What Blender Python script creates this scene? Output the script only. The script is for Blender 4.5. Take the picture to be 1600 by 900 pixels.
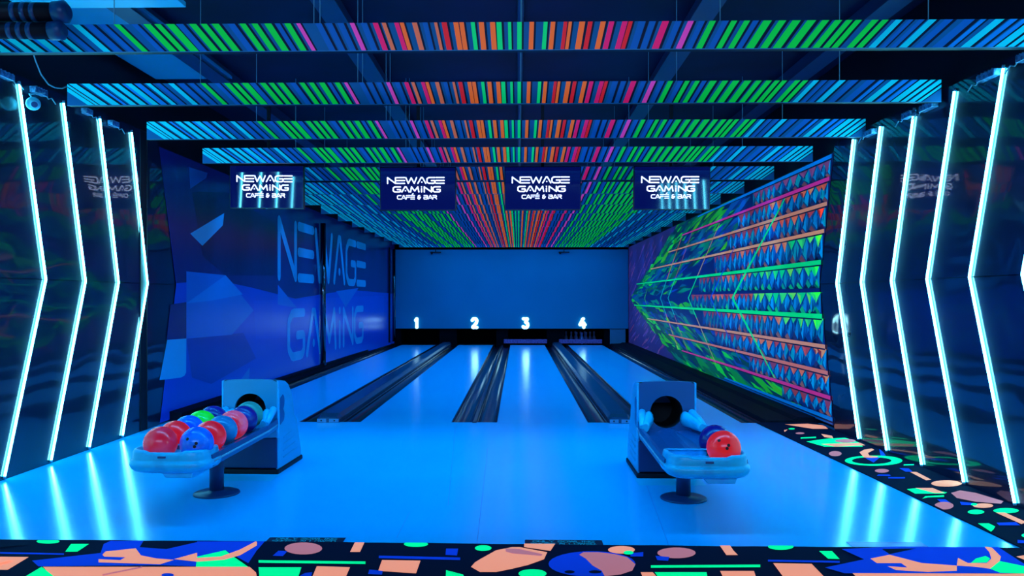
import bpy, bmesh, math, random
from mathutils import Vector, Matrix
for o in list(bpy.data.objects): bpy.data.objects.remove(o)
R = math.radians
PI = math.pi
SC = bpy.context.scene
COL = SC.collection
rnd = random.Random(7)

# ------------------------------------------------------------------ camera
EYE = 1.457; FPX = 1250.0; YAW = R(1.0); CX = 788.2; HY = 466.0
cam_d = bpy.data.cameras.new('camera'); cam = bpy.data.objects.new('camera', cam_d); COL.objects.link(cam)
cam.location = (0, 0, EYE); cam.rotation_euler = (R(90), 0, YAW)
cam_d.sensor_width = 36; cam_d.lens = FPX/1600*36
cam_d.shift_x = (800-CX)/1600; cam_d.shift_y = (HY-450)/1600
cam_d.clip_start = .05; cam_d.clip_end = 200
SC.camera = cam

# ------------------------------------------------------------------ world, exposure, added fill lamps
w = bpy.data.worlds.new('world'); SC.world = w; w.use_nodes = True
w.node_tree.nodes['Background'].inputs[0].default_value = (.02, .06, .3, 1)
w.node_tree.nodes['Background'].inputs[1].default_value = .25
SC.view_settings.view_transform = 'Standard'; SC.view_settings.look = 'None'
SC.view_settings.exposure = 0.0; SC.view_settings.gamma = 1.0

def area(name, loc, rot, sx, sy, power, color):
    l = bpy.data.lights.new(name, 'AREA'); l.shape = 'RECTANGLE'; l.size = sx; l.size_y = sy
    l.energy = power; l.color = color
    o = bpy.data.objects.new(name, l); COL.objects.link(o); o.location = loc; o.rotation_euler = rot
    return o
# added unseen fill lamp behind the camera, brightens fronts and red colours
area('rear_fill_light', (-.3, -2.5, 3.7), (R(62), 0, 0), 6.0, .8, 250, (.22, .50, 1.0))
# added fill strips hidden behind the beams, brightening lanes and approach from above
BEAM_Y0 = 5.15; BEAM_DY = 1.42; BEAM_Z = 3.057
for k in range(0, 14):
    if k == 3: continue
    p = (126 if k < 13 else 62) if k > 3 else 160
    area('beam_fill_light', (-.15, BEAM_Y0+BEAM_DY*k+.085, BEAM_Z+.10), (R(12 if k == 13 else -24), 0, 0), 6.2, .05, p, (.02, .42, 1.0))

TUBE_RGB = (.13, .78, 1.0); TUBE_E = 27.0

# ------------------------------------------------------------------ helpers
def lin(c):
    c = c/255.0
    return c/12.92 if c <= .04045 else ((c+.055)/1.055)**2.4
def S(r, g, b): return (lin(r), lin(g), lin(b), 1)
def dirpx(px, py):
    a = (px-CX)/FPX; b = (HY-py)/FPX
    c, s = math.cos(YAW), math.sin(YAW)
    return Vector((a*c - s, a*s + c, b))
def on_floor(px, py, z=0.0):
    d = dirpx(px, py); t = (z-EYE)/d.z
    return Vector((d.x*t, d.y*t, z))
def on_wall(px, py, x, slope=0.0, y0=0.0):          # plane X = x + slope*(Y-y0)
    d = dirpx(px, py); t = (x-slope*y0)/(d.x-slope*d.y)
    return Vector((d.x*t, d.y*t, EYE+d.z*t))

def new_mat(name, base, rough=.5, metal=0.0, emit=None, es=0.0, spec=.5, coat=0.0, bump=None, noise=None):
    m = bpy.data.materials.new(name); m.use_nodes = True; nt = m.node_tree; p = nt.nodes['Principled BSDF']
    p.inputs['Base Color'].default_value = base; p.inputs['Roughness'].default_value = rough
    p.inputs['Metallic'].default_value = metal; p.inputs['Specular IOR Level'].default_value = spec
    p.inputs['Coat Weight'].default_value = coat
    if emit is not None:
        p.inputs['Emission Color'].default_value = emit; p.inputs['Emission Strength'].default_value = es
    if noise or bump:
        tc = nt.nodes.new('ShaderNodeTexCoord')
    if noise:                                           # noise = (scale, second colour, contrast low, high)
        mp = nt.nodes.new('ShaderNodeMapping'); mp.inputs['Scale'].default_value = noise[4] if len(noise) > 4 else (1, 1, 1)
        n = nt.nodes.new('ShaderNodeTexNoise'); n.inputs['Scale'].default_value = noise[0]; n.inputs['Detail'].default_value = 4
        r = nt.nodes.new('ShaderNodeValToRGB'); r.color_ramp.elements[0].position = noise[2]; r.color_ramp.elements[1].position = noise[3]
        r.color_ramp.elements[0].color = base; r.color_ramp.elements[1].color = noise[1]
        nt.links.new(tc.outputs['Object'], mp.inputs['Vector']); nt.links.new(mp.outputs[0], n.inputs['Vector'])
        nt.links.new(n.outputs['Fac'], r.inputs['Fac']); nt.links.new(r.outputs['Color'], p.inputs['Base Color'])
        if emit is not None and es > 0: nt.links.new(r.outputs['Color'], p.inputs['Emission Color'])
    if bump:                                            # bump = (scale, strength, distance, mapping scale)
        mp = nt.nodes.new('ShaderNodeMapping'); mp.inputs['Scale'].default_value = bump[3]
        n = nt.nodes.new('ShaderNodeTexNoise'); n.inputs['Scale'].default_value = bump[0]; n.inputs['Detail'].default_value = 1.5
        b = nt.nodes.new('ShaderNodeBump'); b.inputs['Strength'].default_value = bump[1]; b.inputs['Distance'].default_value = bump[2]
        nt.links.new(tc.outputs['Object'], mp.inputs['Vector']); nt.links.new(mp.outputs[0], n.inputs['Vector'])
        nt.links.new(n.outputs['Fac'], b.inputs['Height']); nt.links.new(b.outputs['Normal'], p.inputs['Normal'])
    return m
def ink_mat(name, es, rough=.6, spec=.3, coat=0.0, bump=None):   # printed ink: colour from a mesh attribute; constant emission stands in for fluorescence
    m = new_mat(name, (1, 1, 1, 1), rough, spec=spec, coat=coat, bump=bump); nt = m.node_tree; p = nt.nodes['Principled BSDF']
    a = nt.nodes.new('ShaderNodeAttribute'); a.attribute_name = 'ink'
    nt.links.new(a.outputs['Color'], p.inputs['Base Color']); nt.links.new(a.outputs['Color'], p.inputs['Emission Color'])
    mu = nt.nodes.new('ShaderNodeMath'); mu.operation = 'MULTIPLY'; mu.inputs[1].default_value = es   # the alpha weights each ink's constant emission
    nt.links.new(a.outputs['Alpha'], mu.inputs[0]); nt.links.new(mu.outputs[0], p.inputs['Emission Strength'])
    return m

class MB:
    def __init__(s): s.v = []; s.f = []; s.c = []; s.m = []; s.sm = []
    def add(s, vs, fs, col=None, mi=0, smooth=False):
        b = len(s.v); s.v += [tuple(p) for p in vs]
        for f in fs: s.f.append([b+i for i in f]); s.c.append(col); s.m.append(mi); s.sm.append(smooth)
    def box(s, x0, x1, y0, y1, z0, z1, col=None, mi=0):
        s.add([(x0,y0,z0),(x1,y0,z0),(x1,y1,z0),(x0,y1,z0),(x0,y0,z1),(x1,y0,z1),(x1,y1,z1),(x0,y1,z1)],
              [(0,3,2,1),(4,5,6,7),(0,1,5,4),(1,2,6,5),(2,3,7,6),(3,0,4,7)], col, mi)
    def tube(s, pts, r, n=10, cap=True, mi=0, col=None):
        pts = [Vector(p) for p in pts]; rr = r if isinstance(r, (list, tuple)) else [r]*len(pts)
        up = Vector((0, 0, 1)); rings = []
        for i, p in enumerate(pts):
            a = (pts[i]-pts[i-1]).normalized() if i else (pts[1]-pts[0]).normalized()
            b = (pts[i+1]-pts[i]).normalized() if i < len(pts)-1 else a
            t = (a+b).normalized()
            u = up if abs(t.z) < .9 else Vector((1, 0, 0))
            x = t.cross(u).normalized(); y = x.cross(t).normalized()
            k = 1/max(.5, a.dot(t))
            rings.append([p+(x*math.cos(2*PI*j/n)*k+y*math.sin(2*PI*j/n)*k)*rr[i] for j in range(n)])
        vs = [q for g in rings for q in g]; fs = []
        for i in range(len(pts)-1):
            for j in range(n): fs.append((i*n+j, i*n+(j+1) % n, (i+1)*n+(j+1) % n, (i+1)*n+j))
        s.add(vs, fs, col, mi, True)
        if cap:
            s.add(rings[0], [tuple(range(n))[::-1]], col, mi); s.add(rings[-1], [tuple(range(n))], col, mi)
    def lathe(s, prof, cx=0, cy=0, n=24, mi=0, col=None, smooth=True):       # prof = [(r, z)]
        vs = []; fs = []
        for r, z in prof:
            for j in range(n): vs.append((cx+r*math.cos(2*PI*j/n), cy+r*math.sin(2*PI*j/n), z))
        for i in range(len(prof)-1):
            for j in range(n): fs.append((i*n+j, i*n+(j+1) % n, (i+1)*n+(j+1) % n, (i+1)*n+j))
        s.add(vs, fs, col, mi, smooth)
    def prism_x(s, prof, x0, x1, mi=0, col=None):                            # profile in (y, z) swept along x
        n = len(prof); vs = [(x0, y, z) for y, z in prof]+[(x1, y, z) for y, z in prof]
        fs = [(i, (i+1) % n, n+(i+1) % n, n+i) for i in range(n)]+[tuple(range(n))[::-1], tuple(range(n, 2*n))]
        s.add(vs, fs, col, mi)
    def prism_y(s, prof, y0, y1, mi=0, col=None, closed=True, smooth=False):  # profile in (x, z) swept along y
        n = len(prof); vs = [(x, y0, z) for x, z in prof]+[(x, y1, z) for x, z in prof]
        k = n if closed else n-1
        fs = [(i, (i+1) % n, n+(i+1) % n, n+i) for i in range(k)]
        if closed: fs += [tuple(range(n))[::-1], tuple(range(n, 2*n))]
        s.add(vs, fs, col, mi, smooth)
    def loft(s, rings, cap=True, mi=0, smooth=True):
        n = len(rings[0]); vs = [q for g in rings for q in g]; fs = []
        for i in range(len(rings)-1):
            for j in range(n): fs.append((i*n+j, i*n+(j+1) % n, (i+1)*n+(j+1) % n, (i+1)*n+j))
        s.add(vs, fs, None, mi, smooth)
        if cap: s.add(rings[0], [tuple(range(n))[::-1]], None, mi); s.add(rings[-1], [tuple(range(n))], None, mi)
    def build(s, name, mats, parent=None, bevel=0, loc=(0, 0, 0), fix=True):
        me = bpy.data.meshes.new(name); me.from_pydata(s.v, [], s.f)
        for m in (mats if isinstance(mats, (list, tuple)) else [mats]): me.materials.append(m)
        for i, p in enumerate(me.polygons): p.material_index = s.m[i]; p.use_smooth = s.sm[i]
        if any(c is not None for c in s.c):
            at = me.color_attributes.new('ink', 'FLOAT_COLOR', 'CORNER')
            for i, p in enumerate(me.polygons):
                c = s.c[i] or (0, 0, 0, 1)
                for li in p.loop_indices: at.data[li].color = c
        if fix and not any(c is not None for c in s.c):
            bm = bmesh.new(); bm.from_mesh(me)
            bmesh.ops.remove_doubles(bm, verts=bm.verts, dist=1e-5)
            bmesh.ops.recalc_face_normals(bm, faces=bm.faces)
            if bevel: 
                es = [e for e in bm.edges if len(e.link_faces) == 2 and e.calc_face_angle(0) > .6]
                bmesh.ops.bevel(bm, geom=es, offset=bevel, segments=2, affect='EDGES', profile=.5)
            bm.to_mesh(me); bm.free()
        me.update()
        o = bpy.data.objects.new(name, me); COL.objects.link(o); o.location = loc
        if parent is not None: o.parent = parent
        return o
def thing(name, label, cat, loc=(0, 0, 0), rz=0, group=None):
    o = bpy.data.objects.new(name, None); COL.objects.link(o); o.location = loc; o.rotation_euler = (0, 0, rz)
    o.empty_display_size = .1
    return tag(o, label, cat, group)
def tag(o, label, cat, group=None):
    o['label'] = label; o['category'] = cat
    if group: o['group'] = group
    return o
def struct(o): o['kind'] = 'structure'; return o
def dup(root, loc, rz=0, label=None):
    r = root.copy(); COL.objects.link(r); r.location = loc; r.rotation_euler = (0, 0, rz)
    if label: r['label'] = label
    for ch in list(root.children):
        c = ch.copy(); COL.objects.link(c); c.parent = r
        for g in list(ch.children):
            d = g.copy(); COL.objects.link(d); d.parent = c
    return r

# stroke lettering --------------------------------------------------
GL = {
 'N': [[(0,0),(0,1),(1,0),(1,1)]], 'E': [[(0,0),(1,0)],[(0,.5),(1,.5)],[(0,1),(1,1)]],
 'W': [[(0,1),(.22,0),(.5,.95),(.78,0),(1,1)]], 'A': [[(0,0),(.42,1),(.58,1),(1,0)],[(.5,.22),(.5,.23)]],
 'G': [[(1,1),(.22,1),(0,.8),(0,.2),(.22,0),(.85,0),(1,.12),(1,.48),(.55,.48)]],
 'M': [[(0,0),(.12,1),(.5,.2),(.88,1),(1,0)]], 'i': [[(.5,0),(.5,.62)],[(.5,.98),(.5,1)]], 'I': [[(.5,0),(.5,1)]],
 'C': [[(1,1),(.22,1),(0,.8),(0,.2),(.22,0),(1,0)]], 'F': [[(0,1),(1,1)],[(0,0),(0,.5),(.85,.5)]],
 'É': [[(0,0),(1,0)],[(0,.5),(1,.5)],[(0,1),(1,1)],[(.4,1.35),(.65,1.55)]],
 'B': [[(0,1),(.85,1),(1,.8),(.85,.52),(.3,.52)],[(.85,.52),(1,.3),(.85,0),(0,0),(0,.5)]],
 'R': [[(0,0),(0,.5)],[(0,1),(.85,1),(1,.78),(.85,.5),(.3,.5)],[(.6,.5),(1,0)]],
 '&': [[(1,.55),(.6,0),(.2,0),(0,.25),(.25,.5),(.75,.5)],[(.25,.5),(.1,.75),(.3,1),(.7,1)]],
 'O': [[(.22,0),(0,.2),(0,.8),(.22,1),(.78,1),(1,.8),(1,.2),(.78,0),(.22,0)]],
 'L': [[(0,1),(0,0),(1,0)]], 'Y': [[(0,1),(.5,.5),(1,1)],[(.5,.5),(.5,0)]],
 'S': [[(1,1),(.15,1),(0,.8),(.15,.52),(.85,.48),(1,.2),(.85,0),(0,0)]],
 'H': [[(0,0),(0,1)],[(1,0),(1,1)],[(0,.5),(1,.5)]], 'D': [[(0,0),(0,1),(.75,1),(1,.75),(1,.25),(.75,0),(0,0)]],
 '.': [[(.1,0),(.1,.02)]], ' ': [],
 '1': [[(.2,.8),(.55,1),(.55,0)]], '2': [[(.02,.8),(.25,1),(.75,1),(.98,.78),(.85,.5),(.05,0),(1,0)]],
 '3': [[(.05,1),(.95,1),(.5,.6),(.9,.5),(1,.25),(.8,0),(.2,0),(0,.1)]], '4': [[(.75,0),(.75,.55)],[(.7,1),(.55,.95),(.05,.32),(1,.32)]],
}
WD = {'i': .35, 'I': .35, '.': .25, ' ': .45, '&': .8, 'W': 1.35, 'M': 1.15, '1': .7}
def text_mb(mb, txt, width, height, th, fn, col=None, gap=.28):
    """lays strokes of width th in a width x height field; fn(u, v) gives the 3-D point"""
    tot = sum(WD.get(c, 1) for c in txt)+gap*(len(txt)-1)
    k = (width-th)/tot; x = th/2
    for c in txt:
        cw = WD.get(c, 1)*k
        for st in GL[c]:
            P = [Vector((x+a*cw, th/2+b*(height-th))) for a, b in st]
            if len(P) > 3:                                       # rounded corners
                Q = [P[0]]
                for i in range(1, len(P)-1):
                    Q += [P[i].lerp(P[i-1], .12), P[i].lerp(P[i+1], .12)] if c in 'GCSO&23BR' else [P[i]]
                P = Q+[P[-1]]
            for i in range(len(P)-1):
                d = (P[i+1]-P[i]); d = d.normalized() if d.length > 1e-6 else Vector((1, 0)); n = Vector((-d.y, d.x))*th/2
                q = [P[i]+n, P[i]-n, P[i+1]-n, P[i+1]+n]
                mb.add([fn(a.x, a.y) for a in q], [(0, 1, 2, 3)], col)
            for p in P:
                mb.add([fn(p.x+math.cos(PI*j/5)*th/2, p.y+math.sin(PI*j/5)*th/2) for j in range(10)], [tuple(range(10))], col)
        x += cw+gap*k

# ------------------------------------------------------------------ materials
M_floor = new_mat('approach_blue', (0, .47, .97, 1), .16, spec=.42, noise=(.8, (.0, .53, .97, 1), .35, .75, (1, .35, 1)))
M_lane = new_mat('lane_blue', (0, .47, .97, 1), .19, spec=.4, noise=(1.0, (.0, .52, .97, 1), .35, .75, (2, .2, 1)))
M_gutter = new_mat('gutter_navy', (.0015, .006, .022, 1), .22, spec=.6)
M_cap = new_mat('capping_grey', (.012, .045, .11, 1), .25, spec=.6)
M_capend = new_mat('capping_end_grey', (.05, .22, .42, 1), .35)
M_black = new_mat('black_satin', (.001, .003, .010, 1), .5, spec=.22)
M_matte = new_mat('black_matte', (.001, .002, .006, 1), .9, spec=.1)
M_gloss = new_mat('black_mirror_laminate', (.0015, .010, .035, 1), .035, spec=.66, coat=.30, bump=(1.0, .17, .06, (1, 1.1, 1.5)))
M_gloss.node_tree.nodes['Principled BSDF'].inputs['Coat Roughness'].default_value = .30
M_ceil = new_mat('ceiling_navy', (.001, .009, .045, 1), .6, spec=.2, noise=(1.2, (.001, .005, .024, 1), .35, .7))
M_ceilbeam = new_mat('ceiling_steel', (.006, .04, .13, 1), .4)
M_mask = new_mat('masking_blue', (0, .22, .42, 1), .55, spec=.25, noise=(.6, (0, .26, .50, 1), .3, .8))
M_tube = new_mat('neon_glow', (.5, .9, 1, 1), .4, emit=(*TUBE_RGB, 1), es=TUBE_E)
M_halo = new_mat('halo_glow', (.1, .6, 1, 1), .5, emit=(.0, .46, 1, 1), es=1.5)  # glowing strip behind each tube, imitates the lens halo
M_cap2 = new_mat('tube_end_plastic', (.1, .35, .5, 1), .4)
M_num = new_mat('number_glow', (.8, .95, 1, 1), .4, emit=(.5, .93, 1, 1), es=1.9)
M_logo = new_mat('logo_glow', (.8, .8, 1, 1), .4, emit=(.72, .76, 1, 1), es=1.4)
M_screen = new_mat('screen_navy', (.001, .004, .03, 1), .05, spec=.8, coat=.3, emit=S(2, 12, 92), es=.7)
M_bezel = new_mat('bezel_black', (.002, .008, .03, 1), .25)
M_driver = new_mat('driver_metal', (.10, .32, .55, 1), .35, noise=(40, (.02, .10, .22, 1), .45, .6))
M_wire = new_mat('wire_grey', (.12, .35, .45, 1), .5)
M_white = new_mat('white_plastic', (.15, .75, .95, 1), .35)
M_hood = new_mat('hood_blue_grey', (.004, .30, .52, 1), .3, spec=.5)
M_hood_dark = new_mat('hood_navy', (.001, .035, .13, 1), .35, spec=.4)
M_bumper = new_mat('bumper_pale_blue', (.004, .50, .80, 1), .3, spec=.4, noise=(9, (.004, .40, .70, 1), .45, .6))
M_rail = new_mat('rail_blue', (.002, .07, .22, 1), .3, spec=.5)
M_pin = new_mat('pin_lilac', (.30, .30, .80, 1), .3)
M_sweep = new_mat('sweep_purple', (.06, .07, .38, 1), .45, noise=(22, (.03, .03, .20, 1), .45, .6), emit=(.06, .07, .38, 1), es=.15)
M_hole = new_mat('hole_black', (.001, .001, .003, 1), .7)
M_dot = new_mat('sticker_navy', (.001, .006, .035, 1), .5)
M_ink_beam = ink_mat('beam_print', .40, .5)
M_ink_mural = ink_mat('mural_print', .42, .45)
M_ink_left = ink_mat('logo_wall_print', .20, .24, spec=.45, bump=(3.0, .25, .02, (1, 1, .2)))
M_ink_carpet = ink_mat('carpet_print', .72, .95, spec=.05)
M_ink_sticker = ink_mat('sticker_print', .3, .5)

# ------------------------------------------------------------------ the setting
XL, XR = -4.13, 3.47
FOUL = 9.39; LEND = 24.9; YMASK = 25.2; CARP_Y = 4.76; CARP_X = 2.86
ZC = 4.06
mb = MB(); mb.box(XL-.1, XR+.1, CARP_Y-.6, FOUL, -.12, 0); struct(mb.build('floor', M_floor))
# faint joints of the approach floor boards, flush dark strips
mb = MB()
for pts in [((745, 852), (762, 700)), ((700, 790), (712, 662)), ((1045, 852), (985, 690)), ((620, 840), (640, 800)), ((560, 690), (905, 690))][:4]:
    a, b = on_floor(*pts[0], .0006), on_floor(*pts[1], .0006); n = Vector((.0009, 0, 0))
    mb.add([a-n, a+n, b+n, b-n], [(0, 1, 2, 3)])
o = mb.build('floor_joint', new_mat('joint_blue', (0, .14, .5, 1), .5), fix=False); o.name = 'trim_1'; struct(o)
# pit floor below lanes
mb = MB(); mb.box(XL-.1, XR+.1, FOUL, 27.0, -.22, -.12); struct(mb.build('floor_lane_bed', M_matte)).name = 'floor.001'

# left glossy wall, mural wall and their pieces
LM0 = (-4.13, 9.0); LSL = (.20)/(16.2)                      # mural plane slope
def lw(px, py): return on_wall(px, py, LM0[0], LSL, LM0[1])
def chevron_panel(x, y0, ztop, z0, edge, thick, side):
    """panel in the wall plane from y0 to an edge polyline [(y, z)]"""
    pr = [(y0, z0)]+edge+[(y0, ztop)]
    m = MB(); m.prism_x(pr, x-thick if side < 0 else x, x if side < 0 else x+thick)
    return m
# backing walls
mb = MB(); mb.box(XL-.22, XL-.08, -1.5, 27, -.12, ZC+.1); wl = struct(mb.build('wall_left', M_black))
mb = MB(); mb.box(XR+.08, XR+.22, -1.5, 27, -.12, ZC+.1); wr = struct(mb.build('wall_right', M_black))
KZ = 1.62
mb = chevron_panel(XL, -1.5, 3.30, KZ+.003, [(9.55, KZ+.003), (9.10, 3.30)], .078, -1); mb.build('panel', M_gloss, wl)
mb = chevron_panel(XL, -1.5, KZ-.003, .0, [(9.12, .0), (9.55, KZ-.003)], .078, -1); mb.build('panel', M_gloss, wl)
mb = chevron_panel(XR, -1.5, 3.16, KZ+.003, [(9.26, KZ+.003), (8.84, 3.16)], .078, 1); mb.build('panel', M_gloss, wr)
mb = chevron_panel(XR, -1.5, KZ-.003, .0, [(8.84, .0), (9.26, KZ-.003)], .078, 1); mb.build('panel', M_gloss, wr)
mb = MB(); mb.box(XL-.1, XR+.1, 26.6, 26.75, -.12, ZC+.1); struct(mb.build('wall_back', M_matte))
mb = MB(); mb.box(XL-.2, XR+.2, -1.5, 27, ZC, ZC+.12); ce = struct(mb.build('ceiling', M_ceil))
mb = MB()
for x in (-3.35, -1.6, 1.6, 3.12):
    mb = MB(); mb.box(x-.05, x+.05, -1.5, 26.6, ZC-.16, ZC-.001); mb.box(x-.10, x+.10, -1.5, 26.6, ZC-.172, ZC-.16)
    mb.build('roof_beam', M_ceilbeam, ce)
for y in range(0, 26, 3):
    mb = MB(); mb.box(XL, XR, y+.6, y+.64, ZC-.03, ZC-.001); mb.build('roof_batten', M_ceilbeam, ce)
mb = MB(); mb.tube([(0.02, -1, ZC-.06), (0.02, 26, ZC-.06)], .03, 10); tag(mb.build('conduit_pipe', M_ceilbeam), 'thin blue pipe running along the middle of the dark ceiling towards the pins', 'pipe')

# dark floor-level ledges beside the outer lanes
mb = MB(); M_ledge = new_mat('ledge_black', (.001, .003, .010, 1), .6, spec=.06)
mb.prism_y([(XL-.02, -.12), (-3.90, -.12), (-3.90, .03), (-3.98, .05), (-3.98, .10), (XL-.02, .12)], FOUL, 25.2); struct(mb.build('trim_2', M_ledge, bevel=.004))
mb = MB(); mb.prism_y([(2.86, -.12), (XR+.06, -.12), (XR+.06, .07), (3.26, .07), (3.20, .04), (2.98, .03), (2.90, .03), (2.86, .0)], FOUL, 25.2); struct(mb.build('trim_3', M_ledge, bevel=.004))

# ---- left mural wall
def mural_left():
    x0 = LM0[0]
    m = MB()
    ya, yb = 9.0, 25.3
    def P(y, z, off=0): return (x0+LSL*(y-9.0)+off, y, z)
    e = [(9.14, .02), (9.57, KZ), (9.12, 3.2)]
    n0 = S(0, 54, 178)
    m.add([P(9.14, .02), P(yb, .02), P(yb, 3.2), P(9.12, 3.2), P(9.57, KZ)], [(0, 1, 2, 3, 4)], n0)
    def poly(pts, c, k):
        m.add([lw(px, py)+Vector((.0008*k, 0, 0)) for px, py in pts], [tuple(range(len(pts)))], c)
    D = S(2, 14, 70); D2 = S(6, 22, 96); Lt = S(6, 135, 205); Md = S(0, 84, 185); M2 = S(0, 104, 200)
    m.add([(x0+LSL*(y-9.0)+.0008, y, z) for y, z in [(9.57, 1.64), (10.9, 1.70), (12.2, 1.62), (14.5, 1.45), (19, 1.66), (25.3, 1.6), (25.3, 3.2), (9.12, 3.2)]], [tuple(range(8))], D2)
    poly([(300, 300), (352, 300), (430, 350), (430, 430), (352, 430), (316, 400)], D, 2)
    poly([(297, 365), (350, 333), (348, 352), (316, 384)], Lt, 3)
    poly([(295, 261), (324, 270), (322, 278), (297, 295)], S(8, 60, 140), 3)
    poly([(291, 424), (352, 430), (396, 485), (362, 523), (291, 529)], Md, 3)
    poly([(291, 474), (352, 430), (379, 460), (329, 470)], M2, 4)
    poly([(261, 531), (291, 529), (290.5, 582), (288, 587), (282, 590), (249, 594)], Lt, 3)
    poly([(266, 476), (291, 472), (291, 529), (260, 531)], S(3, 20, 96), 3)
    poly([(291, 529), (380, 520), (400, 560), (330, 600), (300, 590)], S(0, 42, 150), 2)
    poly([(434, 445), (464, 481), (434, 476)], Md, 3)
    poly([(371, 600), (390, 574), (388, 604)], Md, 3)
    poly([(525, 455), (560, 450), (540, 480)], Md, 3)
    poly([(396, 470), (600, 462), (600, 520), (400, 530)], S(0, 58, 185), 2)
    o = m.build('wall_left', M_ink_left); struct(o); o.name = 'wall_left.001'
    # lettering
    m = MB(); C1 = S(10, 132, 205)
    text_mb(m, 'NEWAGE', 7.35, 1.12, .17, lambda u, v: P(13.45+u, 1.75+v, .006), C1, gap=.22)
    m.build('lettering', M_ink_left, o)
    m = MB(); C2 = S(8, 128, 210)
    text_mb(m, 'GAMiNG', 6.5, .95, .16, lambda u, v: P(14.0+u, .32+v, .006), C2, gap=.22)
    m.build('lettering', M_ink_left, o)
mural_left()

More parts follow.
